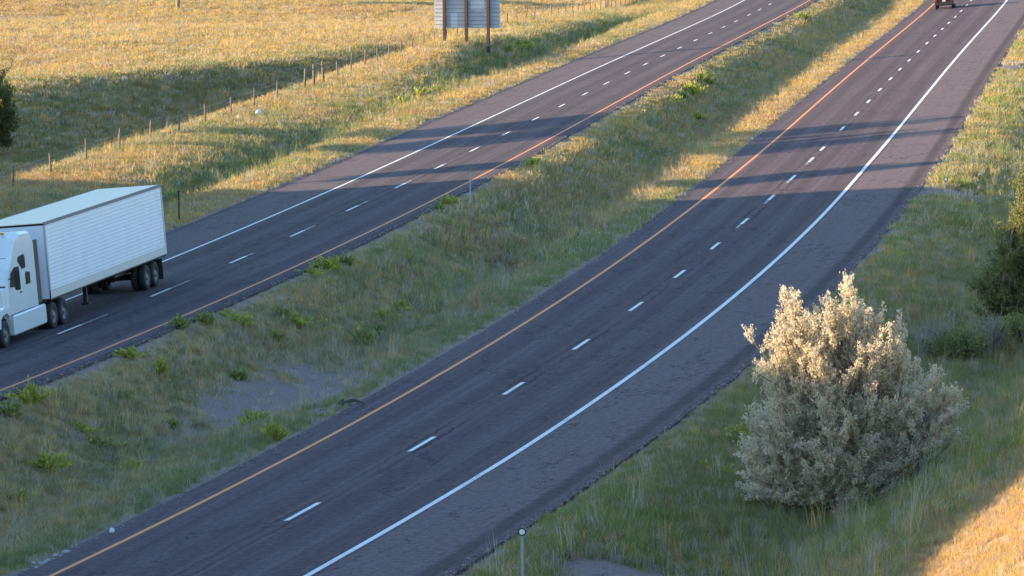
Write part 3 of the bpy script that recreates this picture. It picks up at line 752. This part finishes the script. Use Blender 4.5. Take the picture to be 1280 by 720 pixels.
for zn, lst in zones.items():
    lst.sort()
    for rank, (_, k) in enumerate(lst):
        weed_label[k] = 'green weed clump ' + zn + (', ' + ('rightmost' if rank == len(lst)-1 else ORD[rank]) if len(lst) > 1 else '')
for i, (px, py, s, lab) in enumerate(WEEDS):
    x, y, z = ground_at(px, py)
    s *= 1.15 if y < 200 else 1.35
    o = link('weed_plant', WM[(i*7) % 5]); o.location = (x, y, z-.03); o.scale = (s*random.uniform(.6, 1.3), s*random.uniform(.7, 1.3), s*random.uniform(.6, 1.15)); o.rotation_euler = (0, 0, random.uniform(0, 6.28))
    tag(o, weed_label[i], 'weed', 'green weed clumps')

# ------------------------------------------------------------------ wire fence
M_POST = plain('weathered_fence_wood', (.16, .12, .095), .9, var=.35, scale=5)
M_STEEL = plain('galvanised_steel', (.42, .43, .44), .45, .7, var=.15, scale=4)
fx, fd = centre(PF, 225.0)
def fence_pt(Y, u=-20.6):
    p = road_pt(PF, np.array([float(Y)]), np.array([u+.25*math.sin(Y*.031)]), ZF)[0]
    return p[0], p[1], float(height(p[0], p[1]))
FENCE_PX = [38, 80, 125.5, 164, 203.5, 243, 278, 313]
ys = []
Y = 196.0
while Y < 292: ys.append(Y); Y += 7.55
ybrace = [296.6, 300.2, 303.8]
Y = 309.5
far_ys = []
while Y < 560: far_ys.append(Y); Y += random.uniform(4.9, 5.9)
fp0 = fence_pt(196)
fence = empty('wire_fence', Matrix.Translation(fp0), 'long wire fence on weathered wooden posts along the pasture', 'fence')
def post_mesh(h, r_, seed):
    r = random.Random(seed); mb = MB()
    mb.tube([(0, 0, -.4), (r.gauss(0, .006), r.gauss(0, .006), h*.5), (r.gauss(0, .012), r.gauss(0, .012), h-.02), (0, 0, h)], [r_*1.05, r_, r_*.95, r_*.6], 7)
    me = mb.mesh('post', True); me.materials.append(M_POST); return me
PM = [post_mesh(1.3, .055, 1), post_mesh(1.22, .06, 2), post_mesh(1.38, .05, 3)]
PBIG = post_mesh(1.6, .09, 4)
tops = []
allp = [(y_, 0) for y_ in ys]+[(y_, 1) for y_ in ybrace]+[(y_, 0) for y_ in far_ys]
for i, (Y, big) in enumerate(allp):
    x, y, z = fence_pt(Y)
    o = link('post', PBIG if big else PM[i % 3], None, fence); o.location = (x-fp0[0], y-fp0[1], z-fp0[2])
    o.rotation_euler = (random.gauss(0, .04), random.gauss(0, .05), random.uniform(0, 6)); sc_ = random.uniform(.9, 1.1); o.scale = (sc_, sc_, sc_)
    tops.append(Vector((x-fp0[0], y-fp0[1], z-fp0[2])))
bt = [tops[i] for i, a in enumerate(allp) if a[1]]
for a, b in zip(bt[:-1], bt[1:]):
    MB().tube([a+Vector((0, 0, 1.28)), b+Vector((0, 0, 1.28))], [.05, .05], 7).build('brace_rail', M_POST, fence)
Yb = [y_ for y_ in far_ys if 462 < y_ < 474][:1]
if Yb:
    i = len(ys)+3+far_ys.index(Yb[0]); a, b = tops[i], tops[i]+(tops[i+1]-tops[i])*.42
    o = link('post', PBIG, None, fence); o.location = b; o2 = link('post', PBIG, None, fence); o2.location = a
    MB().tube([a+Vector((0, 0, 1.28)), b+Vector((0, 0, 1.28))], [.05, .05], 7).build('brace_rail', M_POST, fence)
for hgt in (.35, .62, .88, 1.12):
    mb = MB(); pts = []
    for a, b in zip(tops[:-1], tops[1:]):
        pts += [a+Vector((.06, 0, hgt)), (a+b)*.5+Vector((.06, 0, hgt-.03))]
    mb.tube(pts, [.008]*len(pts), 3, False).build('wire', M_STEEL, fence)

# ------------------------------------------------------------------ big guide sign seen from behind
M_SIGN = plain('weathered_aluminium', (.46, .47, .50), .6, .1, var=.22, scale=1.6)
M_PATCH = plain('bright_aluminium_patch', (.62, .63, .66), .5, .2, var=.06, scale=2)
M_BEAM = plain('rusty_sign_post', (.075, .05, .042), .8, .1, var=.3, scale=5)
M_FRONT = plain('green_sign_sheeting', (.02, .17, .08), .5, var=.05)
sx, sy, sz = ground_at(583, 57)
_, sd_ = centre(PF, sy); th = math.atan(float(sd_))
mw = Matrix.Translation((sx, sy, sz)) @ Matrix.Rotation(-th, 4, 'Z')
sign = empty('guide_sign', mw, 'large roadside sign seen from behind on three rusty posts', 'sign')
pos_ = []
for ox in (-1.72, 0, 1.74):
    wx = mw @ Vector((ox, 0, 0)); zg = float(height(wx.x, wx.y))-sz
    mb = MB(); b = .11
    mb.box(ox-b, ox+b, -.16, -.142, zg-.5, 5.3); mb.box(ox-b, ox+b, .142, .16, zg-.5, 5.3); mb.box(ox-.012, ox+.012, -.142, .142, zg-.5, 5.3)
    mb.build('post', M_BEAM, sign)
for k in range(13):
    z0 = 1.35+k*.305
    mb = MB(); mb.box(-2.55, 2.62, .20, .215, z0, z0+.285)
    mb.box(-2.55, 2.62, .165, .1995, z0, z0+.02); mb.box(-2.55, 2.62, .165, .1995, z0+.265, z0+.285)
    mb.build('panel', M_SIGN, sign)
MB().box(-2.54, 2.61, .2175, .2195, 1.36, 5.3).build('sign_face', M_FRONT, sign)
for (xa, xb, za, zb) in ((-1.25, -.72, 1.42, 2.5), (.32, 1.42, 2.8, 3.85)):
    MB().box(xa, xb, .190, .197, za, zb).build('patch', M_PATCH, sign)

# ------------------------------------------------------------------ roadside posts
M_DPOST = plain('painted_steel_post', (.52, .54, .54), .55, .4, var=.12, scale=4)
M_REFL = plain('white_reflector', (.85, .85, .82), .25, var=.03)
M_BLACK = plain('black_rubber', (.018, .018, .02), .6, var=.2)
def marker(px, py, hgt, refl, label, dark=False, z=None):
    x, y, zz = ground_at(px, py)
    root = empty('marker_post', Matrix.Translation((x, y, zz)), label, 'marker post', 'slim marker posts along the road edges')
    mb = MB()                      # U-channel
    mb.box(-.028, .028, .012, .018, -.3, hgt); mb.box(-.034, -.0285, -.015, .018, -.3, hgt); mb.box(.0285, .034, -.015, .018, -.3, hgt)
    mb.build('post', M_BEAM if dark else M_DPOST, root)
    if refl:
        rr = MB(); n = 18; prof = [(math.cos(2*math.pi*i/n), math.sin(2*math.pi*i/n)) for i in range(n)]
        zc = hgt-.0
        rr.v = [(.098*a, s_, zc+.098*b) for s_ in (-.042, -.016) for a, b in prof]
        rr.f = [(i, (i+1) % n, n+(i+1) % n, n+i) for i in range(n)]+[tuple(range(n)), tuple(range(n, 2*n))]
        rr.build('reflector_housing', M_BLACK, root)
        d = MB(); n = 16; d.v = [(.068*math.cos(2*math.pi*i/n), s_, zc+.068*math.sin(2*math.pi*i/n)) for s_ in (-.052, -.043) for i in range(n)]
        d.f = [(i, (i+1) % n, n+(i+1) % n, n+i) for i in range(n)]+[tuple(range(n)), tuple(range(n, 2*n))]
        d.build('reflector', M_REFL, root)
    return root
marker(653, 742, 1.45, True, 'marker post with round white reflector at the bottom, beside gravel')
marker(1182, 252, 1.05, True, 'marker post with small white reflector on the right verge by gravel')
marker(588, 258, 1.6, False, 'plain pale post in the median beside the far road')
marker(224, 278, 1.5, False, 'dark slim post on the verge behind the trailer', True)

# ------------------------------------------------------------------ wheels, truck
M_TYRE = plain('tyre_rubber', (.022, .021, .021), .85, var=.3, scale=8)
M_RIM = plain('dull_wheel_rim', (.13, .13, .135), .5, .3, var=.1)
def wheel(parent, x, y, rad, width, side, rim_mat=None):
    mb = MB(); n = 26
    prof = [(-.5, .62), (-.5, .86), (-.42, .97), (-.2, 1.0), (.2, 1.0), (.42, .97), (.5, .86), (.5, .62)]
    for (a, b) in prof:
        mb.v += [(x+a*width, y+rad*b*math.cos(2*math.pi*i/n), rad+rad*b*math.sin(2*math.pi*i/n)) for i in range(n)]
    for j in range(len(prof)-1):
        mb.f += [(j*n+i, j*n+(i+1) % n, (j+1)*n+(i+1) % n, (j+1)*n+i) for i in range(n)]
    w = empty_part('wheel', parent)
    mb.build('tyre', M_TYRE, w, smooth=True)
    rb = MB(); o = side*width*.5
    pr = [(-.02, .61), (-.06, .56), (-.13, .5), (-.13, .26), (-.02, .22), (.0, .0001)]
    for (a, b) in pr:
        rb.v += [(x+o+side*a*.6, y+rad*b*math.cos(2*math.pi*i/n), rad+rad*b*math.sin(2*math.pi*i/n)) for i in range(n)]
    for j in range(len(pr)-1):
        rb.f += [(j*n+i, j*n+(i+1) % n, (j+1)*n+(i+1) % n, (j+1)*n+i) for i in range(n)]
    rb.build('rim', rim_mat or M_RIM, w, smooth=True)
def empty_part(name, parent):
    o = bpy.data.objects.new(name, None); COL.objects.link(o); o.parent = parent; o.empty_display_size = .2; return o
def on_road(P, z0, Y, u, sgn):
    """frame at road point: local +Y = travel direction (sgn +1 away from camera), +Z = road normal"""
    c, d = centre(P, Y); k = math.sqrt(1+float(d)**2); t = Vector((float(d)/k, 1/k, 0))
    lat = Vector((1/k, -float(d)/k, SUPER)).normalized(); nrm = lat.cross(t).normalized()
    if nrm.z < 0: nrm = -nrm
    f = t*sgn; rgt = f.cross(nrm)
    p = road_pt(P, np.array([float(Y)]), np.array([u]), z0)[0]
    return Matrix(((rgt.x, f.x, nrm.x, p[0]), (rgt.y, f.y, nrm.y, p[1]), (rgt.z, f.z, nrm.z, p[2]), (0, 0, 0, 1)))

M_TRW = plain('white_trailer_paint', (.72, .74, .78), .38, .0, var=.10, scale=1.2)
M_ROOF = plain('warm_lit_trailer_roof', (.95, .82, .60), .55, .0, var=.05, scale=.8)  # warm light put into the roof colour, offsetting the blue sky
M_CAB = plain('white_cab_paint', (.72, .77, .76), .2, .0, var=.03, scale=1, coat=.6)
M_RAIL = plain('aluminium_rail', (.50, .51, .50), .5, .3, var=.12, scale=3)
M_TOPRAIL = plain('dull_grey_rail', (.17, .16, .16), .6, .2, var=.15)
M_CHASSIS = plain('dark_chassis', (.03, .028, .028), .7, .2, var=.3)
M_GLASS = plain('dark_cab_glass', (.035, .03, .03), .06, .0, var=.1, spec=.8)
M_AMBER = plain('amber_lamp', (.7, .25, .03), .3, var=.05)
M_RED = plain('red_lamp', (.5, .03, .02), .3, var=.05)
truck = empty('semi_truck', on_road(PF, ZF, 172.2, -2.15, -1), 'white semi truck with ribbed box trailer at the left edge', 'truck')
TL, W2, ZB, ZT = 16.4, 1.29, 1.12, 3.88
def ribbed(side):
    mb = MB(); n = 17; z0, z1 = ZB+.28, ZT-.10; st = (z1-z0)/n; prof = []
    for k in range(n):
        a = z0+k*st
        prof += [(0, a), (0, a+st*.62), (.012, a+st*.72), (.012, a+st*.93)]
    prof.append((0, z1))
    xs = side*W2
    V = [(xs+side*o, yy, zz) for yy in (.09, TL-.09) for o, zz in prof]
    m = len(prof); mb.add(V, [(i, i+1, m+i+1, m+i) for i in range(m-1)])
    return mb.build('side_wall', M_TRW, truck)
for s_ in (-1, 1):
    ribbed(s_)
    MB().box(*sorted((s_*W2, s_*(W2+.028))), .0, TL, ZB, ZB+.275, .008).build('bottom_rail', M_RAIL, truck)
    MB().box(*sorted((s_*(W2-.03), s_*(W2+.03))), .0, TL, ZT-.095, ZT+.02, .008).build('top_rail', M_TOPRAIL, truck)
    MB().box(*sorted((s_*(W2-.04), s_*(W2+.03))), -.02, .085, ZB+.28, ZT-.1, .008).build('rear_corner_post', M_RAIL, truck)
    MB().box(*sorted((s_*(W2-.04), s_*(W2+.03))), TL-.085, TL+.02, ZB+.28, ZT-.1, .01).build('front_corner_post', M_RAIL, truck)
    d = MB(); d.box(*sorted((s_*.012, s_*(W2-.05))), -.03, .02, ZB+.05, ZT-.12, .01); d.build('rear_door', M_TRW, truck)
    MB().box(*sorted((s_*.35, s_*.38)), -.055, -.031, ZB+.1, ZT-.2).build('lock_rod', M_STEEL, truck)
    MB().box(*sorted((s_*.9, s_*1.2)), -.06, -.032, ZB-.12, ZB-.02).build('tail_lamp', M_RED, truck)
    MB().box(*sorted((s_*.72, s_*1.28)), .72, .735, .18, 1.0).build('mud_flap', M_BLACK, truck)
MB().box(-W2+.03, W2-.03, .05, TL-.05, ZT-.03, ZT+.008).build('roof', M_ROOF, truck)
MB().box(-W2+.05, W2-.05, TL-.06, TL, ZB, ZT-.1).build('front_wall', M_TRW, truck)
MB().box(-W2+.02, W2-.02, .03, TL-.05, ZB-.06, ZB+.02).build('floor', M_CHASSIS, truck)
MB().box(-.95, .95, .0, .1, .5, .6).box(-.62, -.54, .0, .1, .6, ZB-.06).box(.54, .62, .0, .1, .6, ZB-.06).build('rear_bumper', M_CHASSIS, truck)
MB().box(-.55, -.42, .4, 5.2, .72, ZB-.065).box(.42, .55, .4, 5.2, .72, ZB-.065).box(-.42, .42, 1.2, 1.35, .75, .95).box(-.42, .42, 3.6, 3.75, .75, .95).build('bogie_frame', M_CHASSIS, truck)
for s_ in (-1, 1):
    mb = MB(); mb.box(*sorted((s_*.78, s_*.92)), 10.4, 10.55, .35, ZB-.065); mb.box(*sorted((s_*.7, s_*1.0)), 10.33, 10.62, .28, .345); mb.build('landing_leg', M_CHASSIS, truck)
for yy in (1.75, 3.02):
    for s_ in (-1, 1):
        wheel(truck, s_*1.13, yy, .5, .27, s_); wheel(truck, s_*.82, yy, .5, .27, s_)
    MB().tube([(-1.0, yy, .5), (1.0, yy, .5)], [.075, .075], 8).build('axle', M_CHASSIS, truck)
# tractor
before_tractor = set(bpy.data.objects)
for yy in (12.75, 14.05):
    for s_ in (-1, 1):
        wheel(truck, s_*1.1, yy, .51, .27, s_); wheel(truck, s_*.79, yy, .51, .27, s_)
    MB().tube([(-1.0, yy, .51), (1.0, yy, .51)], [.08, .08], 8).build('axle', M_CHASSIS, truck)
for s_ in (-1, 1): wheel(truck, s_*1.04, 19.9, .51, .3, s_)
MB().box(-.5, -.38, 11.9, 20.6, .72, 1.02).box(.38, .5, 11.9, 20.6, .72, 1.02).box(-.36, .36, 13.1, 13.7, 1.0, 1.1).build('tractor_frame', M_CHASSIS, truck)
cab_prof = [(15.75, 1.1), (15.75, 3.55), (16.1, 3.92), (17.3, 3.98), (18.0, 3.80), (18.55, 3.2), (18.95, 2.75), (19.25, 2.02), (19.3, 1.1)]
mb = MB(); n = len(cab_prof)
for x_, ins in ((-1.2, .0), (-1.08, .10), (1.08, .10), (1.2, .0)):
    for (yy, zz) in cab_prof:
        k = (.10-ins) if abs(x_) > 1.1 else 0.0
        mb.v.append((x_, yy-(.06 if abs(x_) > 1.1 and yy > 18 else 0), zz-(k if zz > 3 else 0)))
for j in range(3): mb.f += [(j*n+i, j*n+(i+1) % n, (j+1)*n+(i+1) % n, (j+1)*n+i) for i in range(n)]
mb.f += [tuple(range(n)), tuple(range(3*n, 4*n))]
mb.build('cab', M_CAB, truck)
hood = [(19.31, 1.0), (19.31, 2.0), (19.9, 1.92), (20.8, 1.72), (21.15, 1.45), (21.2, .75), (20.5, .75), (20.42, 1.02), (20.1, 1.17), (19.7, 1.17), (19.42, 1.0)]
MB().prism(hood, -1.08, 1.08).build('hood', M_CAB, truck)
MB().box(-1.12, 1.12, 21.1, 21.3, .35, .74, .05).build('bumper', M_CAB, truck)
MB().box(-.5, .5, 21.16, 21.19, .8, 1.4).build('grille', M_CHASSIS, truck)
MB().add([(-1.02, 18.60, 3.15), (1.02, 18.60, 3.15), (1.1, 19.22, 2.12), (-1.1, 19.22, 2.12)], [(0, 1, 2, 3)]).build('windshield', M_GLASS, truck)
for s_ in (-1, 1):
    xo = s_*1.2
    def pane(name, pts, mat=M_GLASS, t=.014):
        mb = MB(); n = len(pts)
        mb.v = [(xo+s_*.002, a, b) for a, b in pts]+[(xo+s_*t, a, b) for a, b in pts]
        mb.f = [(i, (i+1) % n, n+(i+1) % n, n+i) for i in range(n)]+[tuple(range(n)), tuple(range(n, 2*n))]
        return mb.build(name, mat, truck)
    pane('sleeper_window', [(16.95, 2.62), (16.95, 3.05), (17.1, 3.15), (17.75, 3.1), (17.85, 2.95), (17.4, 2.62)])
    pane('side_vent_window', [(16.5, 2.0), (16.5, 2.42), (16.95, 2.48), (17.05, 2.4), (17.05, 2.0)])
    pane('door_window', [(17.75, 2.0), (17.75, 2.75), (18.3, 2.78), (18.8, 2.6), (18.98, 2.1)])
    dr = pane('door', [(17.62, 1.15), (17.62, 1.93), (19.12, 1.93), (19.12, 1.15)], M_CAB, .010)
    hd = MB(); hd.box(*sorted((xo+s_*.011, xo+s_*.04)), 17.7, 17.9, 1.78, 1.83, .006); hd.build('handle', M_CHASSIS, dr)
    # side fairing over the tanks, with the cab extender behind the sleeper
    f = MB(); f.box(*sorted((s_*.9, s_*1.25)), 15.0, 18.95, .32, 1.06, .05); f.build('side_skirt', M_CAB, truck)
    MB().box(*sorted((s_*1.14, s_*1.19)), 15.2, 15.74, 1.15, 3.5).build('cab_extender', M_BLACK, truck)
    MB().tube([(s_*1.02, 15.62, .9), (s_*1.02, 15.62, 3.3)], [.07, .07], 8).build('exhaust_stack', M_STEEL, truck)
    mr = MB(); mr.box(*sorted((s_*1.42, s_*1.62)), 19.02, 19.12, 2.0, 2.75, .03); mr.box(*sorted((s_*1.2, s_*1.42)), 19.05, 19.09, 2.4, 2.44); mr.build('mirror', M_CHASSIS, truck)
    hl = MB(); hl.box(*sorted((s_*.72, s_*1.06)), 21.0, 21.205, 1.0, 1.3, .04); hl.build('headlight', M_REFL, truck)
    fd_ = MB(); prof = [(19.32, .75), (19.38, 1.05), (19.65, 1.22), (20.15, 1.22), (20.45, 1.05), (20.52, .75), (20.9, .75), (20.6, 1.3), (20.2, 1.42), (19.33, 1.4)]
    fd_.prism(prof, *sorted((s_*1.082, s_*1.23))); fd_.build('fender', M_CAB, truck)
for xx in (-.7, -.35, 0, .35, .7): MB().box(xx-.06, xx+.06, 17.6, 17.75, 3.93, 4.02, .01).build('marker_lamp', M_AMBER, truck)
for o in set(bpy.data.objects)-before_tractor:
    if o.type == 'MESH': o.data.transform(Matrix.Translation((0, 1.95, 0)) @ Matrix.Diagonal((1, 1, .96, 1)))

# ------------------------------------------------------------------ car at the top of the near road
M_MAROON = plain('dark_maroon_paint', (.035, .014, .014), .3, .1, var=.08, coat=.5)
M_PLATE = plain('licence_plate', (.6, .6, .58), .5, var=.05)
cy = plane_y(1180, 11.5, -.15)
car = empty('sport_utility_vehicle', on_road(PN, 0, cy, -1.95, 1), 'dark maroon car seen from behind at the top of near road', 'car')
body = [(0, .42), (-.02, .95), (.05, 1.05), (.22, 1.10), (.5, 1.68), (.7, 1.76), (2.5, 1.74), (3.3, 1.12), (4.45, .98), (4.62, .75), (4.6, .42), (4.2, .36), (.35, .36)]
lay = [(-.93, .0), (-.86, .0), (.86, .0), (.93, .0)]
mb = MB(); n = len(body)
for x_, _ in lay:
    for (yy, zz) in body:
        ins = .20*max(0, zz-1.05)/.7
        xx = x_*(1-ins); sh = .03 if abs(x_) > .9 else 0
        mb.v.append((xx, yy+(sh if yy < .5 else -sh), zz-(sh if zz > 1 else 0)))
for j in range(3): mb.f += [(j*n+i, j*n+(i+1) % n, (j+1)*n+(i+1) % n, (j+1)*n+i) for i in range(n)]
mb.f += [tuple(range(n)), tuple(range(3*n, 4*n))]
mb.build('body', M_MAROON, car)
MB().add([(-.68, .215, 1.14), (.68, .215, 1.14), (.6, .47, 1.64), (-.6, .47, 1.64)], [(0, 1, 2, 3)]).build('rear_window', M_GLASS, car)
MB().box(-.9, .9, -.12, -.005, .42, .66, .04).build('rear_bumper', M_CHASSIS, car)
MB().box(-.16, .16, -.05, -.025, .74, .90).build('licence_plate', M_PLATE, car)
for s_ in (-1, 1):
    MB().box(*sorted((s_*.70, s_*.9)), -.045, .1, .78, 1.06, .03).build('tail_light', M_RED, car)
    for yy in (.85, 3.7): wheel(car, s_*.8, yy, .37, .25, s_)
    MB().box(*sorted((s_*.95, s_*1.12)), 2.9, 3.02, 1.05, 1.2, .02).build('mirror', M_MAROON, car)
    pn = MB(); xs = s_*.86
    pn.add([(s_*.925, .7, 1.14), (s_*.925, 2.95, 1.14), (s_*.80, 2.45, 1.64), (s_*.80, .8, 1.64)], [(0, 1, 2, 3)]); pn.build('side_window', M_GLASS, car)

# ------------------------------------------------------------------ debris, stones, litter
def rock(name, loc, s, mat, label, cat, group=None, seed=0, flat=.6):
    import bmesh
    bm = bmesh.new(); bmesh.ops.create_icosphere(bm, subdivisions=2, radius=1)
    r = random.Random(seed); ph = [r.uniform(0, 6) for _ in range(6)]
    for v in bm.verts:
        k = 1+.22*math.sin(v.co.x*2.3+ph[0])*math.sin(v.co.y*2.1+ph[1])+.15*math.sin(v.co.z*3.7+ph[2]+v.co.x*3)+r.uniform(-.08, .08)
        v.co = Vector((v.co.x*k*s[0], v.co.y*k*s[1], v.co.z*k*s[2]))
    me = bpy.data.meshes.new(name); bm.to_mesh(me); bm.free()
    o = link(name, me, mat); o.location = loc; o.rotation_euler = (0, 0, r.uniform(0, 6))
    return tag(o, label, cat, group)
M_STONE = plain('pale_stone', (.34, .32, .31), .9, var=.25, scale=12)
M_BAG = plain('white_plastic', (.68, .69, .70), .4, var=.05)
for i in range(13):
    px = 42+i*3.4+random.uniform(-1, 1); py = 712-i*1.55+random.uniform(-5, 4)
    x, y, z = ground_at(px, py); s = random.uniform(.05, .11)
    rock('stone', (x, y, z+s*.35), (s, s*.8, s*.65), M_STONE, 'small pale stone in the row at bottom left road edge, '+('rightmost' if i == 12 else ORD[i]), 'stone', 'stones at the bottom left', 30+i)
x, y, z = ground_at(140, 670); rock('stone', (x, y, z+.07), (.09, .08, .12), M_BAG, 'single whitish stone at the grass edge, lower left', 'stone', None, 50)
x, y, z = ground_at(299, 151); rock('white_litter', (x, y, z+.2), (.15, .12, .20), M_BAG, 'small white litter between two fence posts, the left one', 'litter', None, 51)
x, y, z = ground_at(323, 146); rock('white_litter', (x, y, z+.25), (.24, .15, .24), M_BAG, 'larger white litter just right of a fence post', 'litter', None, 52)
# shed tyre tread on the inner shoulder
x, y, z = ground_at(437, 508)
mb = MB(); n = 14; pts = []
for i in range(n):
    t = i/(n-1); pts.append((-.42+.84*t+.04*math.sin(9*t), .22*math.sin(3.3*t)-.1, .05+.10*math.sin(math.pi*t)*abs(math.sin(5*t+.6))))
for i, p in enumerate(pts):
    w = .12+.04*math.sin(7*i)
    mb.v += [(p[0], p[1]-w, p[2]), (p[0], p[1]+w, p[2]+.05), (p[0], p[1]+w, p[2]+.075), (p[0], p[1]-w, p[2]+.025)]
for i in range(n-1):
    for k in range(4): mb.f.append((i*4+k, i*4+(k+1) % 4, (i+1)*4+(k+1) % 4, (i+1)*4+k))
mb.f += [(0, 1, 2, 3), (4*n-4, 4*n-3, 4*n-2, 4*n-1)]
tag(mb.build('tyre_fragment', M_TYRE, None, Matrix.Translation((x, y, z)) @ Matrix.Rotation(.5, 4, 'Z')), 'dark shed tyre tread lying at the median edge of the near road', 'debris')
